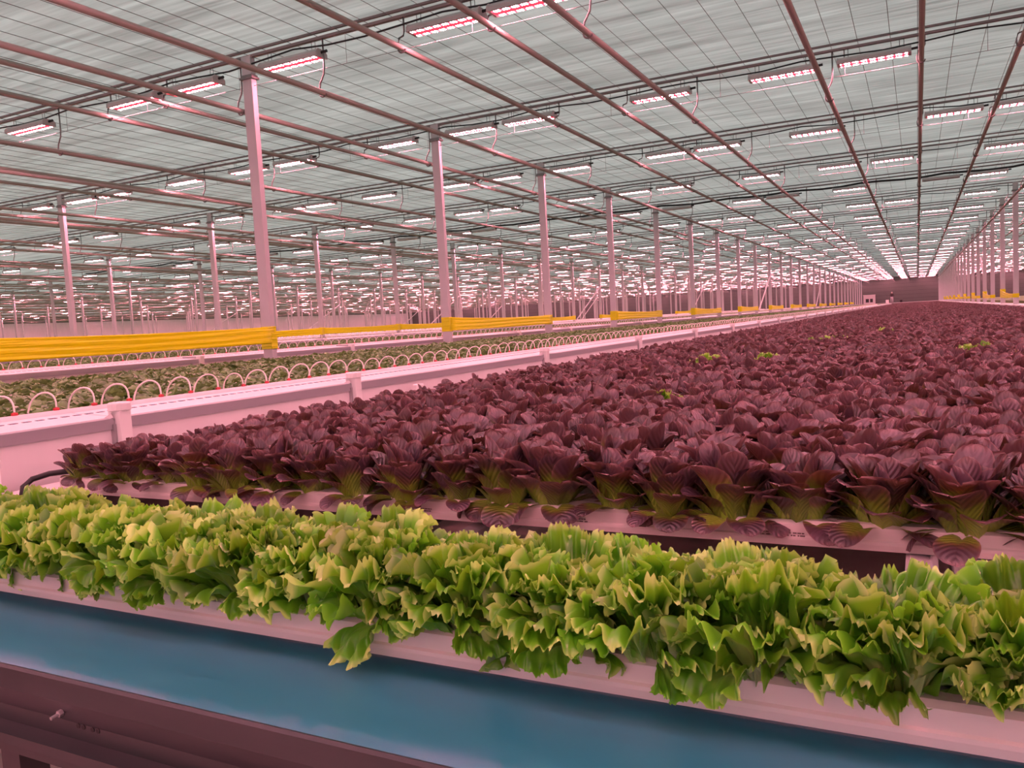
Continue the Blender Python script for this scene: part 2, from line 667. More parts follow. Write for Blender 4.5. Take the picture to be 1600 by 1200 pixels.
for i, y in enumerate(TY):
    n = i - FIRST + 1                         # 1 = nearest beam in view
    vis = n >= 1
    nm = ('%s roof beam from the front, long grey steel tube under the shade screen' % nth(n)) if vis else 'grey steel roof beam overhead, %s one behind the nearest beam in view' % nth(1 - n)
    t = empty('roof_truss', (0, y, 0), nm, 'roof beam', 'grey roof beams across the greenhouse')
    MB().box(X0, X1, -0.03, 0.03, Z(3.93), Z(3.965)).build('lower_chord', MAT['beam'], t)
    MB().box(X0, X1, 0.02, 0.06, Z(4.035), Z(4.065)).build('upper_chord', MAT['beam'], t)
    rest = MB()
    for px_, pz_ in PIPES:
        d = to_px(px_, y, pz_)
        if vis and d and d[2] < 42 and in_view(px_, y, pz_, 60):
            link('hanger', HANG_DATA[round(pz_, 3)], t, (px_, 0, pz_))
        elif n > 0 and n < 22:
            h = HANG_ME[round(pz_, 3)]
            rest.add([(v[0] + px_, v[1], v[2] + pz_) for v in h.v], h.f)
    if rest.v:
        tag(rest.build('hanger_row', MAT['hanger'], t), kind='stuff')
    if not vis:
        continue
    # supply cable, sagging between ties
    thick = 0.034 if n == 5 else 0.013
    pts = []
    xx = -70.0 if n > 6 else -40.0
    while xx < 14:
        pts.append((xx, -0.02, Z(3.88) - 0.06 * abs(math.sin(xx * 1.37 + n)) + rnd.uniform(-.012, .012)))
        xx += 0.6
    c = MB().tube(pts, thick, 5).build('power_cable', MAT['black'], None, True, (0, y, 0))
    tag(c, ('thick black supply cable under the %s roof beam' if n == 5 else 'black lamp cable sagging under the %s roof beam') % nth(n), 'cable', 'black cables under the roof beams')
    w = MB().tube([(-70, 0, Z(3.54)), (14, 0, Z(3.54))], 0.004, 4)
    wo = empty('cross_wire', (0, y, 0), 'thin taut wire below the lamps of the %s roof beam' % nth(n), 'wire', 'taut cross wires below the lamps')
    w.build('wire', MAT['hanger'], wo)
    if n <= 4:
        dm = MB()
        for xx in np.arange(-24, 5, 1.92):
            dd = MB().tube([(xx, 0, Z(3.54)), (xx, 0, Z(3.94))], 0.0035, 4).build('drop_wire', MAT['hanger'], wo)

# heating pipes along the house
pipe_me = MB().tube([(0, Y0 + .1, 0), (0, Y1 - 3, 0)], PR, 12).mesh('heating_pipe', MAT['pipe'], True)
vis_i = 0
for px_, pz_ in PIPES:
    o = link('heating_pipe', pipe_me, None, (px_, 0, pz_))
    vis_i += 1
    tag(o, 'long grey-brown heating pipe under the roof, %s counted from the right' % nth(vis_i), 'pipe', 'heating pipes hung below the roof beams')

# ------------------------------------------------------------------ posts
post_me = MB().box(-0.085, 0.085, -0.045, 0.045, 0, Z(3.95)).mesh('column', MAT['post'])
ROWNAME = {'R': 'right-hand row', 'A': 'row nearest the red lettuce', 'B': 'second row left of the lettuce',
           'C': 'third row left of the lettuce', 'D': 'fourth row left of the lettuce', 'E': 'fifth row left of the lettuce',
           'F': 'sixth row left of the lettuce', 'G': 'seventh row left of the lettuce', 'H': 'eighth row left of the lettuce'}
collar_me = MB().box(-.12, .12, -.075, .075, -.03, .0).add(*(lambda b: (b.v, b.f))(MB().box(-.105, .105, -.06, .06, 0, .03))).mesh('collar', MAT['hanger'])
POSTS = {}
for row, px_ in POST_X.items():
    cnt = 0
    for i in range(FIRST, len(TY)):
        y = TY[i]
        if not (in_view(px_, y, Z(0.4), 30) or in_view(px_, y, Z(3.4), 30)):
            continue
        cnt += 1
        if row == 'H' and cnt > 22:
            continue
        o = empty('steel_post', (px_, y, 0), '%s white post from the front, %s' % (nth(cnt), ROWNAME[row]), 'post', 'white steel roof posts')
        link('column', post_me, o)
        if row in 'ABCR' and cnt < 9:
            link('collar', collar_me, o, (0, 0, Z(3.66)))
        POSTS[(row, i - FIRST)] = o
for row in 'RABCDE':                          # wind braces in the ninth bay
    px_ = POST_X[row]
    for s in (0, 1):
        ya, yb = TY[FIRST + 8 + s * 6], TY[FIRST + 9 + s * 6]
        if not in_view(px_, ya, Z(1), 10):
            continue
        o = MB().tube([(px_ + .12, ya + .1, Z(-.1)), (px_ + .12, yb - .05, Z(2.2))], 0.04, 6).build('wind_brace', MAT['post'])
        tag(o, 'white diagonal brace leaning between posts in the %s%s' % (ROWNAME[row], ', farther one' if s else ', nearer one'), 'brace', 'diagonal wind braces')

# ------------------------------------------------------------------ grow lamps
LL, LWD = 1.0, 0.115                          # half width of the housing


def lamp_parts():
    h = MB().extrude_x([(-LWD, 0.0), (-LWD, 0.05), (-0.07, 0.095), (0.07, 0.095), (LWD, 0.05), (LWD, 0.0)], -LL / 2, LL / 2)
    s1 = MB().box(-LL / 2 + .02, LL / 2 - .02, -0.100, -0.042, -0.008, 0.0)
    s2 = MB().box(-LL / 2 + .02, LL / 2 - .02, 0.042, 0.100, -0.008, 0.0)
    g = MB().box(-LL / 2 + .02, LL / 2 - .02, -0.0405, 0.0405, -0.005, 0.0)
    e1 = MB().extrude_x([(-LWD - .004, -.004), (-LWD - .004, .055), (-.072, .1), (.072, .1), (LWD + .004, .055), (LWD + .004, -.004)], LL / 2, LL / 2 + .02)
    plug = MB().tube([(LL / 2 + .015, 0, .06), (LL / 2 + .11, 0, .065)], 0.02, 8)
    ws = [MB().tube([(q, 0, 0.09), (q, 0, 0.25)], 0.005, 4) for q in (-.42, -.36, .36, .42)]
    return h, s1, s2, g, e1, plug, ws


LH, LS1, LS2, LG, LE, LPLUG, LW = lamp_parts()


def flat_led(mb, y0, y1):
    """emitting face only: one downward quad"""
    return mb.add([(-LL / 2 + .03, y0, -.0085), (LL / 2 - .03, y0, -.0085), (LL / 2 - .03, y1, -.0085), (-LL / 2 + .03, y1, -.0085)], [(0, 3, 2, 1)])


D_H = LH.mesh('housing', MAT['housing'])
D_S = [LS1.mesh('led_tray', MAT['housing']), LS2.mesh('led_tray', MAT['housing'])]
D_L = [flat_led(MB(), -.096, -.046).mesh('led_strip', MAT['led']), flat_led(MB(), .046, .096).mesh('led_strip', MAT['led'])]
D_OFF = [flat_led(MB(), -.096, -.046).mesh('unlit_strip', MAT['lens_off']), flat_led(MB(), .046, .096).mesh('unlit_strip', MAT['lens_off'])]
D_G = LG.mesh('centre_lens', MAT['led_gap'])
D_GO = LG.mesh('centre_lens', MAT['lens_off'])
D_E = LE.mesh('end_cap', MAT['housing'])
D_P = LPLUG.mesh('plug', MAT['black'])
D_W = [w.mesh('suspension_wire', MAT['hanger']) for w in LW]

PAT_EVEN = [0.80, 3.28, 4.43, 6.52, 9.15, 10.42]
PAT_ODD = [0.80, 2.05, 4.55, 6.56, 7.90, 10.52]
lamps = []
for i, y in enumerate(TY):
    n = i - FIRST  # lamp rows before the first visible beam are added to light the foreground
    pat = PAT_EVEN if n % 2 == 0 else PAT_ODD
    for b in range(-2, 10):
        for k, off in enumerate(pat):
            xx = -8.45 + off - 11.52 * b
            if not (X0 + 2 < xx < X1 - 2):
                continue
            lit = not (n == 4 and k in (0, 2, 4))
            q = to_px(xx, y, Z(3.70))
            size = 0
            if q and -30 < q[0] < 1630 and -30 < q[1] < 1230:
                size = 1 / q[2]
            lamps.append([size, xx, y, lit, n])
lamps.sort(key=lambda a: -a[0])
near = sorted([l for l in lamps[:300] if l[0] > 0], key=lambda a: (a[4], a[1]))
far = [l for l in lamps if l not in near]
percount = {}
for size, xx, y, lit, n in near:
    percount[n] = percount.get(n, 0) + 1
    lab = '%s, %s from the left under the %s roof beam' % ('glowing pink-white grow lamp' if lit else 'unlit grey grow lamp', nth(percount[n]), nth(n + 1))
    o = empty('grow_lamp', (xx, y, Z(3.70)), lab, 'lamp', 'grow lamps hung under the roof beams')
    hh = link('housing', D_H, o)
    link('end_cap', D_E, o)
    link('end_cap', D_E, o, (0, 0, 0), (0, 0, math.pi))
    for s in (0, 1):
        tr_ = link('led_tray', D_S[s], o)
        link('led_strip' if lit else 'unlit_strip', (D_L if lit else D_OFF)[s], tr_)
    link('centre_lens', D_G if lit else D_GO, o)
    if n < 6:
        link('plug', D_P, o)
        for w in D_W:
            link('suspension_wire', w, o)
fh, fe = MB(), MB()
for size, xx, y, lit, n in far:
    for src, dst in ((LH, fh),):
        dst.add([(v[0] + xx, v[1] + y, v[2] + Z(3.70)) for v in src.v], src.f)
    if lit:
        for d_ in ((-.096, -.046), (.046, .096)):
            q = flat_led(MB(), *d_)
            fe.add([(v[0] + xx, v[1] + y, v[2] + Z(3.70)) for v in q.v], q.f)
fo = empty('distant_and_added_lamp_rows', (0, 0, 0), 'small glowing grow lamps below the far roof, plus added unseen rows near the camera', 'lamps')
tag(fo, kind='stuff')
tag(fh.build('housings', MAT['housing'], fo), kind='stuff')
tag(fe.build('led_strips', MAT['led'], fo), kind='stuff')

# ------------------------------------------------------------------ yellow film between posts
def tape(row, i0, i1, zr0, zr1, sag=0.03, label=None, face=-0.065):
    px_ = POST_X[row] + (0.095 if row != 'R' else -0.095)
    y0, y1 = TY[FIRST + i0], TY[FIRST + i1]
    o = empty('yellow_film', (px_, 0, 0), label, 'film', 'yellow films strung between posts')
    nl, nw = 26, 12
    vs, fs = [], []
    for a in range(nl + 1):
        t = a / nl
        lo, hi = zr0[0] * (1 - t) + zr1[0] * t, zr0[1] * (1 - t) + zr1[1] * t
        pinch = 1 - 0.12 * math.sin(math.pi * t)
        mid = (lo + hi) / 2
        for b in range(nw + 1):
            s = b / nw
            zz = mid + (s - .5) * (hi - lo) * pinch - sag * 4 * t * (1 - t)
            rip = 0.008 * math.sin(s * 19 + 2 * math.sin(t * 5 + i0)) * math.sin(math.pi * t) ** .3
            vs.append((rip, y0 + (y1 - y0) * t, Z(zz)))
    for a in range(nl):
        for b in range(nw):
            q = a * (nw + 1) + b
            fs.append((q, q + 1, q + nw + 2, q + nw + 1))
    s_ = MB().add(vs, fs).build('film', MAT['tape'], o, True)
    md = s_.modifiers.new('thick', 'SOLIDIFY')
    md.thickness = 0.004
    for yy, zr in ((y0, zr0), (y1, zr1)):
        sx = -0.095 if row != 'R' else 0.095
        MB().box(sx - .094, sx + .094, yy - .054, yy + .054, Z(zr[0] - .01), Z(zr[1] + .005)).build('wrap', MAT['tape'], o)
    return o


tape('A', -1, 0, (-0.12, 0.15), (-0.12, 0.12), 0.02, 'wide yellow film running from the left edge to the nearest tall post')
_w = MB().box(POST_X['A'] - .10, POST_X['A'] + .10, TY[FIRST] - .06, TY[FIRST] + .06, Z(-.20), Z(.03)).build('yellow_wrap', MAT['tape'])
tag(_w, 'crumpled yellow film wrapped low around the nearest tall post', 'film')
k = 1
while k + 1 < 26:
    tape('A', k, k + 1, (-0.11, 0.16), (-0.10, 0.12), 0.02,
         'yellow film between the %s and %s posts of the row nearest the red lettuce' % (nth(k + 1), nth(k + 2)))
    k += 2
for i0, i1 in ((2, 3), (3, 4), (4, 5), (7, 8), (9, 10), (11, 12), (13, 14)):
    tape('B', i0, i1, (-.06, .17), (-.08, .18), 0.03,
         'narrow yellow film between posts %s and %s of the second post row' % (nth(i0 + 1), nth(i1 + 1)))
for i1 in range(6, 24, 2):
    tape('R', i1, i1 - 1, (-.10, .24), (-.10, .03), 0.04,
         'drooping yellow film, %s of those along the post row right of the lettuce' % nth((i1 - 4) // 2))

# ------------------------------------------------------------------ side troughs with hose loops
PANEL_Y = [-0.6, 2.71, 4.60] + [4.6 + 3.3 * k for k in range(1, 41)]
YEND = 139.0


def hose_mesh():
    m = MB()
    pts = []
    for a in range(0, 15):
        t = a / 14
        ang = math.pi * t
        pts.append((-0.062 * (1 - math.cos(ang)), -0.040 * (1 - math.cos(ang)), 0.018 + 0.118 * math.sin(ang) ** 0.75 - 0.07 * t))
    return m.tube(pts, 0.0052, 6, False)


HOSE = hose_mesh()
HOSE_D = HOSE.mesh('hose', MAT['hose'], True)
CONN = MB().tube([(0, -.014, .012), (0, .014, .012)], 0.008, 6).add(*(lambda b: (b.v, b.f))(MB().tube([(0, 0, .006), (0, 0, .022)], 0.0065, 6)))
CONN_D = CONN.mesh('connector', MAT['red'])


def trough(idx, xf, dz, detail, label):
    """xf: front of the side panel; the shelf and the feed pipe lie behind it (towards -x)"""
    o = empty('side_trough', (xf, 0, 0), label, 'trough', 'white side troughs between the beds')
    zs = lambda r: Z(r + dz)
    ys = [y for y in PANEL_Y if y < YEND] + [YEND]
    if detail:
        for a, b in zip(ys[:-1], ys[1:]):
            MB().box(-0.02, 0, a + .03, b - .03, zs(-.66), zs(-.42)).build('side_panel', MAT['panel'], o)
            MB().extrude_y([(0.012, zs(-.425)), (0.012, zs(-.372)), (-.012, zs(-.366)), (-.024, zs(-.372)), (-.024, zs(-.425))], a + .02, b - .02).build('lip', MAT['alu'], o)
            MB().extrude_y([(-.012, zs(-.374)), (-.012, zs(-.368)), (-.37, zs(-.35)), (-.37, zs(-.36))], a + .004, b - .004).build('shelf', MAT['pvc'], o)
    else:
        MB().box(-0.02, 0, ys[0], YEND, zs(-.66), zs(-.42)).build('side_panel', MAT['panel'], o)
        MB().extrude_y([(0.012, zs(-.425)), (0.012, zs(-.372)), (-.012, zs(-.366)), (-.024, zs(-.372)), (-.024, zs(-.425))], ys[0], YEND).build('lip', MAT['alu'], o)
        MB().extrude_y([(-.012, zs(-.374)), (-.012, zs(-.368)), (-.37, zs(-.35)), (-.37, zs(-.36))], ys[0], YEND).build('shelf', MAT['pvc'], o)
    MB().box(-0.40, -0.36, ys[0], YEND, zs(-.66), zs(-.36)).build('back_panel', MAT['panel'], o)
    MB().box(-0.39, 0.0, ys[0], YEND, 0.3, zs(-.655)).build('base_beam', MAT['underframe'], o)
    # slots in the shelf
    sl = MB()
    y = 0.4
    while y < (50 if detail else 30):
        zz = zs(-.3565)
        sl.box(-.27, -.248, y, y + 0.038, zz - .001, zz + .0026)
        y += 0.066
    tag(sl.build('slot_line', MAT['slot'], o), kind='stuff')
    # feed pipe with one looped hose per gutter
    p = MB().tube([(-.415, ys[0], zs(-.365)), (-.415, YEND, zs(-.365))], 0.036, 12).build('feed_pipe', MAT['pvc'], o, True)
    rest, restc = MB(), MB()
    y, cnt = (0.9 if idx == 1 else 2.0), 0
    ph = 2.44 % 0.2185
    y = y - (y % 0.2185) + ph
    while y < YEND:
        pos = (-.415, y, zs(-.365) + .03)
        q = to_px(xf - .415, y, zs(-.33))
        seen = q and -20 < q[0] < 1620 and -20 < q[1] < 1220
        if detail and seen and cnt < 280 or (idx == 2 and seen and cnt < 150):
            h = link('hose', HOSE_D, p, pos)
            h.rotation_euler = (rnd.uniform(-.06, .06), rnd.uniform(-.06, .06), rnd.uniform(-.2, .2))
            h.scale = [rnd.uniform(.94, 1.06)] * 3
            if cnt < 90:
                link('connector', CONN_D, p, pos)
            cnt += 1
        elif seen and q[2] < 90:
            rest.add([(v[0] + pos[0], v[1] + pos[1], v[2] + pos[2]) for v in HOSE.v], HOSE.f)
        y += 0.2185
    if rest.v:
        tag(rest.build('far_hoses', MAT['hose'], p), kind='stuff')
    # joint posts
    for yy in PANEL_Y[1:]:
        if yy > 70 or (not detail and yy > 30):
            break
        pm = MB().box(-0.035, 0.05, yy - .035, yy + .03, zs(-.66), zs(-.335))
        jp = pm.build('joint_post', MAT['pvc'], o)
        if detail:
            MB().lathe([(.05, 0), (.055, .004), (.055, .036), (.05, .042)], (0.008, yy, zs(-.336))).build('cap', MAT['pvc'], jp)
            MB().box(-.05, .02, yy - .052, yy - .036, zs(-.66), zs(-.40)).build('steel_rail', MAT['steel'], jp)
            MB().tube([(-.03, yy - .075, zs(-.385)), (.0, yy - .035, zs(-.365))], [.012, .024], 6).build('clamp', MAT['steel'], jp)
        else:
            MB().box(-.30, .02, yy - .03, yy + .03, zs(-.365), zs(-.335)).build('clamp', MAT['steel'], jp)
    return o


trough(1, -3.60, 0.0, True, 'white side trough with dashed slots and hose loops beside the red lettuce')
trough(2, -8.75, 0.10, False, 'white trough behind the pale green bed at the nearest tall posts')
trough(3, -14.8, 0.17, False, 'second white trough behind the nearest tall posts, half hidden by yellow film')
for k, (xf, dz) in enumerate(((-20.5, .19), (-26.4, .2), (-32.0, .2))):
    o = MB().extrude_y([(0, Z(-.66)), (0, Z(-.37 + dz)), (-.45, Z(-.34 + dz)), (-.45, Z(-.66))], 3, YEND).build('distant_trough', MAT['pvc'])
    o.location.x = xf
    tag(o, 'distant white trough strip, %s beyond the second post row' % nth(k + 1), 'trough', 'distant trough strips')
o = MB().extrude_y([(0, Z(-.66)), (0, Z(-.36)), (.34, Z(-.33)), (.34, Z(-.66))], 4, YEND).build('right_trough', MAT['pvc'])
o.location.x = 2.92
o.name = 'side_trough'
tag(o, 'white trough strip on the right edge of the red lettuce bed', 'trough')

# capped stubs that stand in front of the long side panel
for k, yy in enumerate((5.28, 9.22, 12.46, 16.48, 19.8)):
    o = empty('capped_stub', (-3.5, yy, 0), 'small white capped stub before the side panel, %s from the front' % nth(k + 1), 'stub', 'white capped stubs')
    MB().tube([(0, 0, 0.3), (0, 0, Z(-.47))], 0.024, 10).build('tube', MAT['pvc'], o, True)
    MB().lathe([(.040, 0), (.044, .004), (.044, .04), (.040, .045)], (0, 0, Z(-.49))).build('cap', MAT['pvc'], o)
o = empty('white_stub', (-3.30, 1.90, 0), 'white capped stub at the left edge beside the black hose', 'stub')
MB().tube([(0, 0, 0.3), (0, 0, Z(-.46))], 0.022, 10).build('tube', MAT['pvc'], o, True)
MB().lathe([(.026, 0), (.029, .004), (.029, .028), (.026, .032)], (0, 0, Z(-.47))).build('cap', MAT['pvc'], o)
o = MB().box(-3.545, -3.24, 0.2, YEND, Z(-.64), Z(-.62)).build('drain_ledge', MAT['pvc'])
tag(o, 'white drain ledge between the long side panel and the gutter ends', 'ledge')
o = MB().box(-3.545, -3.30, 1.35, YEND, 0.0, Z(-.641)).build('ledge_support', MAT['underframe'])
tag(o, 'dark support beam below the white drain ledge', 'beam')
o = MB().tube([(-3.02, 2.2, Z(-.52)), (-3.14, 2.12, Z(-.515)), (-3.21, 2.07, Z(-.52)), (-3.25, 2.02, Z(-.535)), (-3.25, 1.98, Z(-.56)), (-3.23, 1.96, Z(-.59))], 0.012, 8).build('black_hose', MAT['black'], None, True)
tag(o, 'bent black hose at the left end of the front red lettuce gutter', 'hose')


# ------------------------------------------------------------------ leaves
def leaf_mesh(name, material, L, W, a0, bend, cup, seed, kind, nu, nv):
    r = np.random.RandomState(seed)
    ph = r.rand(8) * 6.28
    vs, cs, fs = [], [], []
    us = np.linspace(0, 1, nu + 1)
    us = us if kind == 'spoon' and nu < 6 else 1 - (1 - us) ** 1.45
    rr = zz = 0.0
    prev = 0
    line = []
    for u in us:
        a = math.radians(a0 - bend * u ** (2.3 if kind == 'spoon' else 1.7))
        if line:
            rr += math.cos(a) * L * (u - prev)
            zz += math.sin(a) * L * (u - prev)
        prev = u
        line.append((rr, zz, a))
    twist = r.uniform(-.25, .25)
    lean = r.uniform(-.15, .15)
    for iu, u in enumerate(us):
        R0, Z0, a = line[iu]
        if kind == 'spoon':
            if u < 0.66:
                s = u / .66
                w = W * (0.42 + .58 * (3 * s * s - 2 * s ** 3))
            else:
                w = W * max(0.0, 1 - ((u - .66) / .342) ** 2.3) ** 0.5
        else:
            w = W * (0.20 + 0.80 * u ** 1.25)
        for iv in range(nv + 1):
            v = -1 + 2 * iv / nv
            du = 0.0
            if kind == 'spoon':
                n_off = cup * w * v * v * (1.5 - 1.1 * u) + 0.003 * math.sin(u * 7 + ph[0] + 2 * v) * abs(v) * u
                n_off += 0.0035 * math.sin(5 * v + ph[1] + 4 * u) * u * abs(v)
                n_off -= 0.006 * math.exp(-(v / .22) ** 2) * (1 - u * .6)
                wl = w * v
                edge = abs(v)
            else:
                e = max(u ** 3.0, abs(v) ** 3 * min(1, u * 1.6))
                edge = e
                th = v * 1.25
                du = -0.30 * u * (1 - math.cos(th)) * 1.0
                # ruffled margin: long waves in the outer half, short crimps and teeth at the rim
                sgn = 1 if v > 0 else -1
                arc = v * (1.0 + 1.2 * u) + sgn * (1 - u) * 1.6 * abs(v) ** 4
                e2 = max(u ** 7, abs(v) ** 7 * min(1, u * 1.5))
                wave = math.sin(arc * 4.3 + ph[0] + 6 * u) + .55 * math.sin(arc * 8.8 + ph[1] - 8 * u)
                crimp = math.sin(arc * 17 + ph[2] + 4 * u) + .4 * math.sin(arc * 26 + ph[6])
                n_off = cup * w * v * v + 0.0112 * e * wave + 0.0028 * e2 * crimp - 0.010 * u ** 9 * math.sin(arc * 3 + ph[7]) + 0.004 * math.sin(v * 5 + u * 10 + ph[3]) * u
                n_off -= 0.007 * math.exp(-(v / .12) ** 2) * (1 - u)
                if iu == nu:
                    tooth = (0, .55, 1.0, .45)[(iv + int(ph[4] * 3)) % 4] * (.6 + .8 * r.rand())
                    du += 0.030 * tooth - .012
                    n_off += 0.005 * tooth * math.sin(arc * 4 + ph[5])
                wl = w * math.sin(th) / math.sin(1.25)
                if iv in (0, nv) and u > .3:
                    tooth = (0, .8, .3)[iu % 3] * (.6 + .8 * r.rand())
                    wl *= 1 + .09 * tooth
            lr = R0 + du * L * math.cos(a) - math.sin(a) * n_off
            lz = Z0 + du * L * math.sin(a) + math.cos(a) * n_off
            ly = wl + twist * n_off + lean * L * u * u
            vs.append((lr, ly, lz))
            cs.append((u if kind == 'spoon' else 0.32 * u + .33 * edge + .35 * e2, abs(v), seed * .37 % 1, 1))
    for iu in range(nu):
        for iv in range(nv):
            q = iu * (nv + 1) + iv
            fs.append((q, q + nv + 1, q + nv + 2, q + 1))
    m = MB().add(vs, fs)
    m.c = cs
    m.mat = material
    m.nm = name
    return m


def finish_leaf(m, name=None):
    me = m.mesh(name or m.nm, m.mat, True)
    at = me.attributes.new('leaf', 'FLOAT_COLOR', 'POINT')
    at.data.foreach_set('color', np.array(m.c, dtype=np.float32).ravel())
    return me


RED_KINDS = {                    # length, half width, start angle, bend, cup
    'inner': (0.150, 0.037, 88, 12, 0.60),
    'mid': (0.166, 0.041, 82, 30, 0.50),
    'outer': (0.156, 0.044, 72, 38, 0.40),
    'low': (0.120, 0.043, 54, 34, 0.32),
    'droop': (0.108, 0.043, 12, 76, 0.15),
}
RED_SPEC, RED_LEAF = {}, {}
for kn, (L_, W_, a_, b_, c_) in RED_KINDS.items():
    RED_SPEC[kn] = [leaf_mesh('leaf', MAT['red_leaf'], L_ * s, W_ * s2, a_ + da, b_ + db, c_ * s2, 11 * j + len(kn), 'spoon', 9, 8)
                    for j, (s, s2, da, db) in enumerate(((1, 1, 0, 0), (.93, 1.08, -5, 18), (1.06, .92, 4, -14), (.98, 1.12, 2, 34)))]
    RED_LEAF[kn] = [finish_leaf(m) for m in RED_SPEC[kn]]
GREEN_KINDS = {
    'inner': (0.140, 0.044, 87, 24, 0.30),
    'mid': (0.162, 0.054, 79, 42, 0.24),
    'outer': (0.160, 0.058, 62, 52, 0.16),
    'low': (0.122, 0.048, 46, 66, 0.14),
    'droop': (0.100, 0.040, 16, 78, 0.12),
}
GREEN_LEAF, GREEN_SPEC = {}, {}
for kn, (L_, W_, a_, b_, c_) in GREEN_KINDS.items():
    GREEN_SPEC[kn] = [leaf_mesh('leaf', MAT['green_leaf'], L_ * s, W_ * s2, a_ + da, b_ + db, c_, 101 * j + len(kn), 'frill', 16, 72)
                      for j, (s, s2, da, db) in enumerate(((1, 1, 0, 0), (.93, 1.1, -6, 16), (1.05, .9, 5, -14), (.97, 1.0, 0, 26)))]
    GREEN_LEAF[kn] = [finish_leaf(m) for m in GREEN_SPEC[kn]]


def head_layout(r, counts):
    """[(ring, variant, azimuth, base radius, tilt, scale)]"""
    out, az = [], r.uniform(0, 6.28)
    for ring, n, rad in counts:
        for k in range(n):
            az += 2.39996 + r.uniform(-.25, .25)
            out.append((ring, r.randrange(4), az, rad * r.uniform(.7, 1.2), r.uniform(-.12, .12), r.uniform(.88, 1.1)))
    return out


RED_COUNTS = (('inner', 5, 0.016), ('mid', 8, 0.030), ('outer', 7, 0.042), ('low', 7, 0.048), ('droop', 6, 0.044))
RED_COUNTS_BACK = (('inner', 5, 0.016), ('mid', 8, 0.030), ('outer', 7, 0.042))
GREEN_COUNTS = (('inner', 10, 0.016), ('mid', 15, 0.028), ('outer', 12, 0.034), ('low', 7, 0.036), ('droop', 2, 0.036))


def place_head(name, loc, leafset, layout, scale, label, cat, group):
    h = empty(name, loc, label, cat, group)
    h.scale = (scale,) * 3
    for ring, var, az, rad, tilt, s in layout:
        o = link('leaf', leafset[ring][var], h, (rad * math.cos(az), rad * math.sin(az), 0), (0, tilt, az), (s,) * 3)
    return h


def joined_head(name, spec, layout, material):
    m = MB()
    m.c = []
    for ring, var, az, rad, tilt, s in layout:
        src = spec[ring][var]
        c, s_ = math.cos(az), math.sin(az)
        ct, st = math.cos(tilt), math.sin(tilt)
        vs = []
        for x, y, z in src.v:
            x, y, z = x * s, y * s, z * s
            x, z = x * ct + z * st, -x * st + z * ct
            vs.append((rad * c + x * c - y * s_, rad * s_ + x * s_ + y * c, z))
        m.add(vs, src.f)
        age = rnd.random()
        m.c += [(c_[0], c_[1], age, 1) for c_ in src.c]
    m.mat, m.nm = material, name
    return finish_leaf(m, name)


# ------------------------------------------------------------------ gutters and lettuce
def gutter(name, y, xa, xb, label, cat='gutter', prints=()):
    prof = [(y, Z(-.60)), (y - .004, Z(-.585)), (y - .004, Z(-.578)), (y, Z(-.574)), (y, Z(-.545)), (y + .012, Z(-.538)), (y + .088, Z(-.538)), (y + .1, Z(-.545)), (y + .1, Z(-.60))]
    o = empty(name, (0, 0, 0), label, cat)
    MB().extrude_x(prof, xa, xb).build('channel', MAT['gutter'], o)
    for px_ in prints:                      # two lines of small unreadable factory print
        t = MB()
        rr = random.Random(int(px_ * 100))
        for row, zz in ((0, -.5705), (1, -.5765)):
            xx = px_ + row * .006
            while xx < px_ + .135:
                wd = rr.choice([.004, .006, .009, .012])
                yy = y - .0006 if row == 0 else y - .0026
                t.box(xx, xx + wd, yy - .0004, yy + .0003, Z(zz), Z(zz + .0034))
                xx += wd + rr.choice([.0015, .0015, .005])
        tag(t.build('factory_print', MAT['print'], o), kind='stuff')
    return o


GY_RED, GY_GREEN, ROWP = 2.09, 1.17, 0.185
gutter('lettuce_gutter', GY_GREEN, -3.2, 2.75, 'cream plastic gutter carrying the frilly green lettuce row beside the belt')
gutter('lettuce_gutter', GY_RED, -3.18, 2.75, 'cream plastic front gutter of the red lettuce bed', prints=(-1.50, -.98, -.40))
gm = MB()
yy = GY_RED + ROWP
while yy < 139:
    gm.box(-3.18, 2.75, yy, yy + .1, Z(-.60), Z(-.54))
    yy += ROWP
g = tag(gm.build('hidden_gutter_rows', MAT['gutter']), 'cream gutters hidden below the red lettuce canopy', 'gutters', kind='stuff')
# substrate sockets in the two visible gutters are covered by the leaf bases

# frilly green heads
gr = random.Random(21)
xs_green = [-2.62 + .172 * k for k in range(21)]
for k, xx in enumerate(xs_green):
    vis = [q for q in xs_green if in_view(q, GY_GREEN + .05, Z(-.45), 60)]
    if xx in vis:
        lab = 'frilly light green lettuce head by the belt, %s from the left' % nth(vis.index(xx) + 1)
    elif xx < vis[0]:
        lab = 'frilly green lettuce head just past the left picture edge, %s one out' % nth(xs_green.index(vis[0]) - k)
    else:
        lab = 'frilly green lettuce head just past the right picture edge, %s one out' % nth(k - xs_green.index(vis[-1]))
    place_head('green_lettuce', (xx + gr.uniform(-.012, .012), GY_GREEN + .055 + gr.uniform(-.01, .01), Z(-.548)), GREEN_LEAF,
               head_layout(gr, GREEN_COUNTS), gr.uniform(1.0, 1.13), lab, 'lettuce', 'frilly green lettuce row beside the belt')

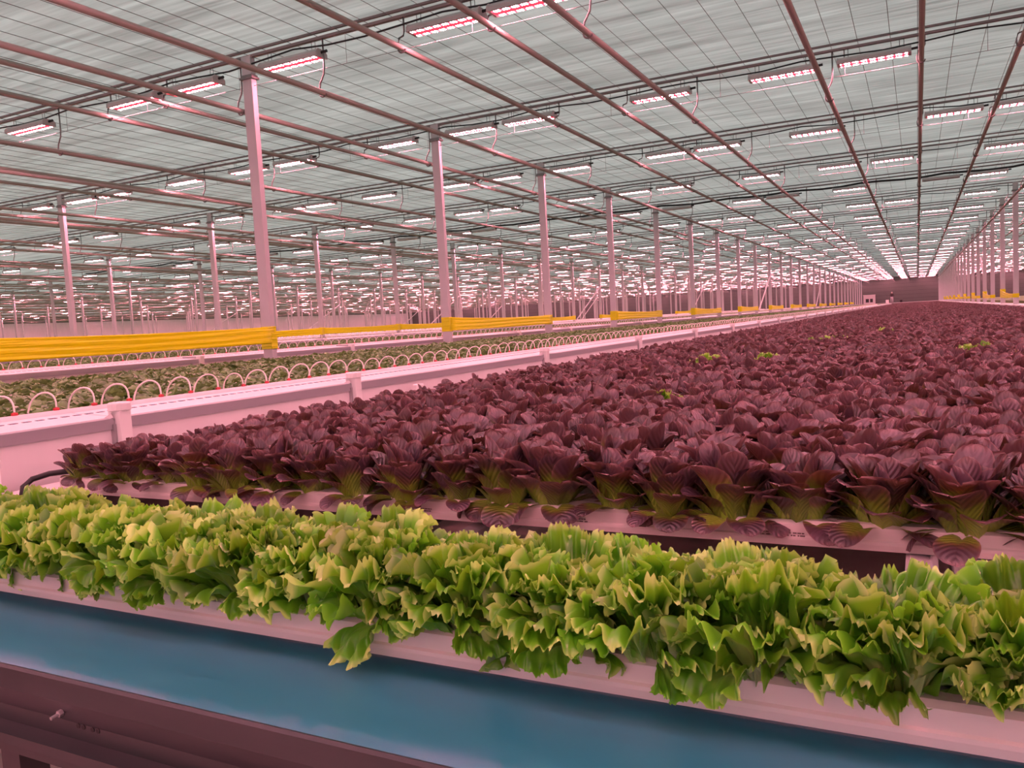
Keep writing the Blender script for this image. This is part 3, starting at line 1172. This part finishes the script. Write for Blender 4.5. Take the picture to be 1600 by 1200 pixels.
# red heads: rows from the front
STRAY = [(-1.47, 6.35), (-1.08, 6.56), (-.97, 9.45), (-.82, 10.01), (-.39, 11.69), (.39, 7.12), (-1.13, 3.86)]
rr_ = random.Random(5)
cand, pts_far = [], []
row = 0
yy = GY_RED + .05
HP = 0.178
while yy < 138.5:
    xx = -3.10 + (row % 2) * HP * .5
    col_ = 0
    while xx < 2.72:
        jx, jy = rr_.uniform(-.022, .022), rr_.uniform(-.022, .022)
        edge = min(1, .74 + .26 * (xx + 3.12) / 0.9)
        sc_ = edge * rr_.uniform(.9, 1.12)
        q = to_px(xx, yy, Z(-.42))
        seen = q and -60 < q[0] < 1660 and -60 < q[1] < 1260
        stray = any(abs(xx - a) < .09 and abs(yy - b) < .1 for a, b in STRAY)
        if not stray:
            cand.append((q[2] if seen else 1e6, row, xx + jx, yy + jy, sc_))
        xx += HP
    yy += ROWP
    row += 1
cand.sort()
indiv = sorted(cand[:300], key=lambda c: (c[1], c[2]))
for c in cand[300:]:
    pts_far.append(c)
layouts_f = [head_layout(rr_, RED_COUNTS) for _ in range(10)]
layouts_b = [head_layout(rr_, RED_COUNTS_BACK) for _ in range(10)]
cnt = {}
for d, row, x_, y_, s_ in indiv:
    cnt[row] = cnt.get(row, 0) + 1
    lay = rr_.choice(layouts_f if row == 0 else layouts_b)
    rot = rr_.uniform(0, 6.28)
    h = place_head('red_lettuce', (x_, y_, Z(-.545)), RED_LEAF, lay, s_ * 1.06,
                   'dark red lettuce head, %s from the left in the %s row from the front' % (nth(cnt[row]), nth(row + 1)), 'lettuce', 'red lettuce bed')
    h.rotation_euler = (rr_.uniform(-.08, .08), rr_.uniform(-.08, .08), rot)


def scatter(name, pts, heads, label, cat, seed, material=None):
    """pts: (x, y, z, scale); one point mesh whose points carry instanced heads"""
    src = bpy.data.collections.new(name + '_sources')
    for me in heads:
        src.objects.link(bpy.data.objects.new(name + '_source', me))
    me = bpy.data.meshes.new(name)
    me.from_pydata([p[:3] for p in pts], [], [])
    at = me.attributes.new('size', 'FLOAT', 'POINT')
    at.data.foreach_set('value', [p[3] for p in pts])
    if material:
        me.materials.append(material)
    o = link(name, me)
    ng = bpy.data.node_groups.new(name + '_nodes', 'GeometryNodeTree')
    ng.interface.new_socket('Geometry', in_out='INPUT', socket_type='NodeSocketGeometry')
    ng.interface.new_socket('Geometry', in_out='OUTPUT', socket_type='NodeSocketGeometry')
    N, L = ng.nodes, ng.links
    gi, go = N.new('NodeGroupInput'), N.new('NodeGroupOutput')
    ci = N.new('GeometryNodeCollectionInfo')
    ci.inputs['Collection'].default_value = src
    ci.inputs['Separate Children'].default_value = True
    ci.inputs['Reset Children'].default_value = True
    ip = N.new('GeometryNodeInstanceOnPoints')
    ip.inputs['Pick Instance'].default_value = True
    rv = N.new('FunctionNodeRandomValue')
    rv.data_type = 'FLOAT_VECTOR'
    rv.inputs['Min'].default_value = (-.1, -.1, 0)
    rv.inputs['Max'].default_value = (.1, .1, 6.283)
    rv.inputs['Seed'].default_value = seed
    na = N.new('GeometryNodeInputNamedAttribute')
    na.data_type = 'FLOAT'
    na.inputs['Name'].default_value = 'size'
    mp = N.new('GeometryNodeMeshToPoints')
    L.new(gi.outputs[0], mp.inputs['Mesh'])
    L.new(mp.outputs[0], ip.inputs['Points'])
    L.new(ci.outputs[0], ip.inputs['Instance'])
    L.new(rv.outputs[0], ip.inputs['Rotation'])
    L.new(na.outputs[0], ip.inputs['Scale'])
    L.new(ip.outputs[0], go.inputs[0])
    md = o.modifiers.new('scatter', 'NODES')
    md.node_group = ng
    return tag(o, label, cat, kind='stuff')


red_heads = [joined_head('red_head', RED_SPEC, l, MAT['red_leaf']) for l in layouts_b[:6]]
scatter('red_lettuce_field', [(c[2], c[3], Z(-.545), c[4] * 1.06) for c in pts_far], red_heads,
        'dense field of dark red lettuce receding to the far end wall', 'lettuce', 3)
strays = random.Random(9)
for k, (a, b) in enumerate(STRAY):
    place_head('green_lettuce', (a, b, Z(-.515)), GREEN_LEAF, head_layout(strays, (('inner', 4, .01), ('mid', 5, .02), ('outer', 4, .03))), 1.08 if b > 5 else .9,
               ['small green lettuce head nearest the front among the red lettuce' if b < 4 else '%s bright green lettuce head from the left among the red field' % nth(1 + sorted(s[0] for s in STRAY[:6]).index(a))][0],
               'lettuce', 'green strays in the red lettuce')

# pale young green crop in the next beds
YOUNG = {'mid': [leaf_mesh('leaf', MAT['young_leaf'], .105 * s, .028 * s2, 70 + da, 64 + db, .25, 300 + j, 'spoon', 4, 4)
                 for j, (s, s2, da, db) in enumerate(((1, 1, 0, 0), (.85, 1.1, 14, -20), (1.1, .9, -16, 10), (.9, 1, 6, 30)))]}
young_heads = [joined_head('young_head', YOUNG, head_layout(rr_, (('mid', 13, 0.022),)), MAT['young_leaf']) for _ in range(5)]


def young_bed(name, xa, xb, ztop, individuals, label, ymax=138.5, y0=2.0, px=.135, py=.2185):
    cand = []
    y = y0
    while y < ymax:
        x = xa
        while x > xb:
            xx, yy_ = x + rr_.uniform(-.03, .03), y + rr_.uniform(-.04, .04)
            q = to_px(xx, yy_, ztop)
            if q and q[0] < 1700 and q[0] > -150:
                cand.append((q[2] if -20 < q[0] < 1620 and q[1] < 1200 else 1e6, xx, yy_, rr_.uniform(.9, 1.2)))
            x -= px
        y += py
    cand.sort()
    if individuals:
        for d, a, b, s in cand[:individuals]:
            o = link('young_lettuce', rr_.choice(young_heads), None, (a, b, ztop - .105), (rr_.uniform(-.1, .1), rr_.uniform(-.1, .1), rr_.uniform(0, 6.28)), (s,) * 3)
            tag(o, 'small pale green young lettuce behind the hose loops at the near end', 'lettuce', 'young green lettuce near the hose loops')
    scatter(name, [(c[1], c[2], ztop - .105, c[3]) for c in cand[individuals:]], young_heads, label, 'lettuce', 11)
    b = MB().box(xb - .02, xa + .06, y0 - .3, YEND, Z(-.66), ztop - .10).build('growing_tray', MAT['soil'])
    tag(b, 'dark growing tray under ' + label[:60], 'tray')


young_bed('young_lettuce_field', -4.17, -8.30, Z(-.30), 300, 'pale green young lettuce field behind the hose loops')
young_bed('second_young_lettuce_field', -9.35, -14.6, Z(-.22), 0, 'strip of young green lettuce behind the nearest tall posts', y0=4.0)
for k, (xa, xb, dz, nm) in enumerate(((-15.4, -20.3, -.19, 'third'), (-21.1, -26.2, -.18, 'fourth'), (-27, -31.8, -.18, 'fifth'), (-32.6, -99.5, -.18, 'farthest'))):
    n1, n2 = 24, 90
    vs, fs = [], []
    r = np.random.RandomState(k)
    for a in range(n1 + 1):
        for b in range(n2 + 1):
            vs.append((xa + (xb - xa) * a / n1, 6 + 133 * (b / n2) ** 1.4, Z(dz) + r.uniform(-.04, .02)))
    for a in range(n1):
        for b in range(n2):
            q = a * (n2 + 1) + b
            fs.append((q, q + n2 + 1, q + n2 + 2, q + 1))
    o = MB().add(vs, fs).box(xb, xa, 6, 139, Z(-.66), Z(dz - .06)).build('distant_green_crop', MAT['canopy'])
    tag(o, '%s band of green crop far to the left below the film' % nm, 'crop', kind='stuff')
o = MB().box(3.45, 25, 8, 139, Z(-.66), Z(-.24)).build('right_green_crop', MAT['canopy'])
tag(o, 'green crop glimpsed beyond the post row on the right', 'crop', kind='stuff')

# ------------------------------------------------------------------ bed frame below the gutters
for k, (xx, w, lab) in enumerate(((-2.27, .07, 'leftmost pale steel rail under the lettuce gutters'), (-1.19, .075, 'pale steel rail under the middle of the gutters'),
                                  (.00, .068, 'left one of the paired white rails under the gutters'), (.115, .10, 'right one of the paired white rails under the gutters'),
                                  (1.3, .07, 'pale steel rail under the gutters beyond the picture edge'))):
    o = empty('bed_rail', (xx, 0, 0), lab, 'rail', 'rails under the gutters')
    MB().extrude_y([(-w / 2, Z(-.66)), (-w / 2, Z(-.612)), (-w / 2 + .008, Z(-.606)), (w / 2 - .016, Z(-.606)), (w / 2 - .012, Z(-.601)), (w / 2, Z(-.601)), (w / 2, Z(-.66))], 1.29, 139).build('channel', MAT['pvc'] if k >= 2 else MAT['steel'], o)
    for yy in (1.75, 6.0):
        MB().box(-.025, .025, yy - .02, yy + .02, 0, Z(-.66)).build('leg', MAT['underframe'], o)
o = empty('cross_beam', (0, 1.68, 0), 'dark steel cross beam under the gap between the lettuce rows', 'beam')
MB().box(-3.15, 2.7, -.012, .012, Z(-.80), Z(-.675)).build('web', MAT['underframe'], o)
MB().box(-3.15, 2.7, -.05, .012, Z(-.675), Z(-.668)).build('flange', MAT['underframe'], o)
for xx in (-1.35, -.10, 1.2):
    pl = MB().box(xx - .035, xx + .035, -.018, -.013, Z(-.79), Z(-.69)).build('bracket_plate', MAT['frame'], o)
    for a, b in ((-.015, -.72), (.015, -.72), (-.015, -.75), (.015, -.75)):
        MB().tube([(xx + a, -.019, Z(b)), (xx + a, -.024, Z(b))], .005, 6).build('bolt', MAT['steel'], pl)
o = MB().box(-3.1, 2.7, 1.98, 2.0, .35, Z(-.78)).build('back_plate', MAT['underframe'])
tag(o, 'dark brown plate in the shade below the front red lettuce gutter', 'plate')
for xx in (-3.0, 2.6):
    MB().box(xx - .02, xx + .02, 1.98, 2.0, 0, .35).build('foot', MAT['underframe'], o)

# ------------------------------------------------------------------ belt conveyor
cv = empty('belt_conveyor', (0, 0, 0), 'teal belt conveyor in a dark steel frame in front of the lettuce', 'conveyor')
bz = -.622
MB().add(*(lambda m: (m.v, m.f))(MB().extrude_x([(.915, Z(bz - .012)), (.910, Z(bz - .006)), (.915, Z(bz)), (1.24, Z(bz)), (1.245, Z(bz - .006)), (1.24, Z(bz - .012))], -3.4, 2.6))).build('belt', MAT['belt'], cv)
MB().box(-3.4, 2.6, .93, 1.23, Z(-.66), Z(bz - .013)).build('slider_bed', MAT['frame'], cv)
sf = MB().extrude_x([(.908, Z(-.640)), (.908, Z(-.611)), (.902, Z(-.609)), (.896, Z(-.613)), (.890, Z(-.650)), (.900, Z(-.690)), (.900, Z(-.722)), (.868, Z(-.726)), (.866, Z(-.744)),
                     (.885, Z(-.748)), (.885, Z(-.775)), (.925, Z(-.775)), (.925, Z(-.64))], -3.4, 2.6).build('side_frame', MAT['frame'], cv)
MB().box(-3.4, 2.6, 1.235, 1.26, Z(-.78), Z(-.63)).build('side_frame', MAT['frame'], cv)
bo = MB().tube([(-1.42, .900, Z(-.672)), (-1.42, .872, Z(-.674))], .0035, 8)
bo.tube([(-1.42, .894, Z(-.672)), (-1.42, .886, Z(-.6725))], .0065, 6)
bo.build('bolt', MAT['steel'], sf)
for xx in (-1.385, -1.370, -1.345, -1.330):
    MB().tube([(xx, .902, Z(-.694)), (xx, .8985, Z(-.694))], .005, 8).build('slot_hole', MAT['dark'], sf)
for xx in (-2.9, -1.66, .6, 2.3):
    lg = MB().box(xx - .03, xx + .03, .93, .99, 0, Z(-.66)).build('leg', MAT['frame'], cv)
    MB().box(xx - .05, xx + .05, .91, 1.01, 0, .012).build('foot_plate', MAT['frame'], lg)
    MB().box(xx - .03, xx + .03, 1.16, 1.22, 0, Z(-.66)).build('leg', MAT['frame'], cv)

# ------------------------------------------------------------------ far end: platform, cabinet, two people
dk = empty('end_platform', (0, 0, 0), 'raised pale walkway along the far end wall', 'platform')
MB().box(-60, 20, 139.3, 149.5, Z(-.34), Z(-.27)).build('deck', MAT['deck'], dk)
for xx in range(-60, 21, 8):
    MB().box(xx - .05, xx + .05, 139.6, 139.7, 0, Z(-.34)).build('leg', MAT['underframe'], dk)
cb = empty('hatch_cabinet', (-7.25, 149, Z(-.27)), 'pale cabinet with dark openings standing at the far end wall', 'cabinet')
MB().box(-.9, .9, -.4, .5, 0, 1.45).build('body', MAT['housing'], cb)
MB().box(-.55, -.05, -.42, -.39, .25, .85).build('hatch', MAT['dark'], cb)
MB().box(.12, .55, -.42, -.39, .25, .85).build('hatch', MAT['dark'], cb)
MB().box(-.95, .95, -.45, .55, 1.45, 1.5).build('top_cover', MAT['pvc'], cb)


def person(name, loc, rz, label, hair, top, bottom, arm_bend):
    o = empty(name, loc, label, 'person')
    o.rotation_euler = (0, 0, rz)
    J = {'pel': (0, 0, .92), 'chest': (0, -.01, 1.25), 'neck': (0, 0, 1.45), 'head': (0, -.015, 1.56), 'crown': (0, 0, 1.69),
         'hl': (.10, 0, .86), 'kl': (.11, -.03, .48), 'al': (.11, .01, .09), 'tl': (.12, -.15, .035),
         'hr': (-.10, 0, .86), 'kr': (-.12, .02, .48), 'ar': (-.12, .05, .09), 'tr': (-.13, -.11, .035),
         'sl': (.19, 0, 1.39), 'el': (.25, .02, 1.12), 'wl': (.22, -.12 - arm_bend, .93 + arm_bend * .6), 'fl': (.21, -.17 - arm_bend, .86 + arm_bend * .6),
         'sr': (-.19, 0, 1.39), 'er': (-.25, .02, 1.12), 'wr': (-.22, -.10, .92), 'fr': (-.22, -.13, .83)}
    rad = {'pel': .15, 'chest': .16, 'neck': .06, 'head': .095, 'crown': .07, 'hl': .10, 'hr': .10, 'kl': .062, 'kr': .062, 'al': .042, 'ar': .042, 'tl': .04, 'tr': .04,
           'sl': .07, 'sr': .07, 'el': .048, 'er': .048, 'wl': .032, 'wr': .032, 'fl': .035, 'fr': .035}
    E_ = [('pel', 'chest'), ('chest', 'neck'), ('neck', 'head'), ('head', 'crown'), ('pel', 'hl'), ('hl', 'kl'), ('kl', 'al'), ('al', 'tl'), ('pel', 'hr'), ('hr', 'kr'), ('kr', 'ar'), ('ar', 'tr'),
          ('chest', 'sl'), ('sl', 'el'), ('el', 'wl'), ('wl', 'fl'), ('chest', 'sr'), ('sr', 'er'), ('er', 'wr'), ('wr', 'fr')]
    ks = list(J)
    me = bpy.data.meshes.new('body')
    me.from_pydata([J[k_] for k_ in ks], [(ks.index(a), ks.index(b)) for a, b in E_], [])
    b = link('body', me, o)
    b.modifiers.new('skin', 'SKIN')
    sv = me.skin_vertices[0].data
    for i_, k_ in enumerate(ks):
        sv[i_].radius = (rad[k_], rad[k_] * (.72 if k_ in ('pel', 'chest') else 1))
        sv[i_].use_root = (k_ == 'pel')
    ss = b.modifiers.new('smooth', 'SUBSURF')
    ss.levels = ss.render_levels = 1
    # clothing colours follow height on the body
    m, nt, N, L, bs = new_mat(name + '_clothes')
    tc = N.new('ShaderNodeTexCoord')
    sx = N.new('ShaderNodeSeparateXYZ')
    L.new(tc.outputs['Object'], sx.inputs[0])
    cr = N.new('ShaderNodeValToRGB')
    cr.color_ramp.interpolation = 'CONSTANT'
    dv = N.new('ShaderNodeMath')
    dv.operation = 'DIVIDE'
    dv.inputs[1].default_value = 1.8
    L.new(sx.outputs['Z'], dv.inputs[0])
    L.new(dv.outputs[0], cr.inputs[0])
    el = cr.color_ramp.elements
    el[0].position, el[0].color = 0, (.05, .04, .04, 1)
    el[1].position, el[1].color = .06, (*bottom, 1)
    e = el.new(.52)
    e.color = (*top, 1)
    e = el.new(.81)
    e.color = (.55, .33, .25, 1)
    L.new(cr.outputs[0], bs.inputs['Base Color'])
    bs.inputs['Roughness'].default_value = .8
    me.materials.append(m)
    MB().lathe([(.06, -.06), (.105, -.02), (.112, .04), (.09, .10), (.03, .13)], (0, .015, 1.60), 12).build('hair', MAT[hair], o, True)
    for s in (-1, 1):
        MB().lathe([(.004, 0), (.010, .006), (.004, .012)], (s * .035, -.105, 1.575), 6).build('eye', MAT['black'], o, True)
    MB().tube([(0, -.10, 1.575), (0, -.128, 1.545), (0, -.10, 1.535)], .012, 6).build('nose', MAT['skin'], o, True)
    return o


person('person', (-3.58, 140.2, Z(-.27)), .3, 'distant person in a dark top and pale trousers with light hair', 'hair', (.035, .015, .02), (.5, .46, .5), .1)
person('person', (3.95, 140.2, Z(-.27)), -.4, 'distant person in dark clothes beside the right row of posts', 'cloth_dark', (.02, .015, .02), (.42, .36, .38), .0)
tk = empty('white_crate', (-4.25, 140.3, Z(-.27)), 'small white crate beside the distant person in pale trousers', 'crate')
MB().box(-.22, .22, -.2, .2, 0, .03).build('base', MAT['pvc'], tk)
for b in ((-.22, .22, -.2, -.17), (-.22, .22, .17, .2), (-.22, -.19, -.17, .17), (.19, .22, -.17, .17)):
    MB().box(*b, .03, .5).build('side', MAT['pvc'], tk)
bk = empty('dark_bucket', (-2.3, 140.3, Z(-.27)), 'dark round bucket on the far platform', 'bucket')
MB().lathe([(.16, 0), (.2, .35), (.21, .36), (.21, .38)], (0, 0, 0)).build('pail', MAT['cloth_dark'], bk, True)
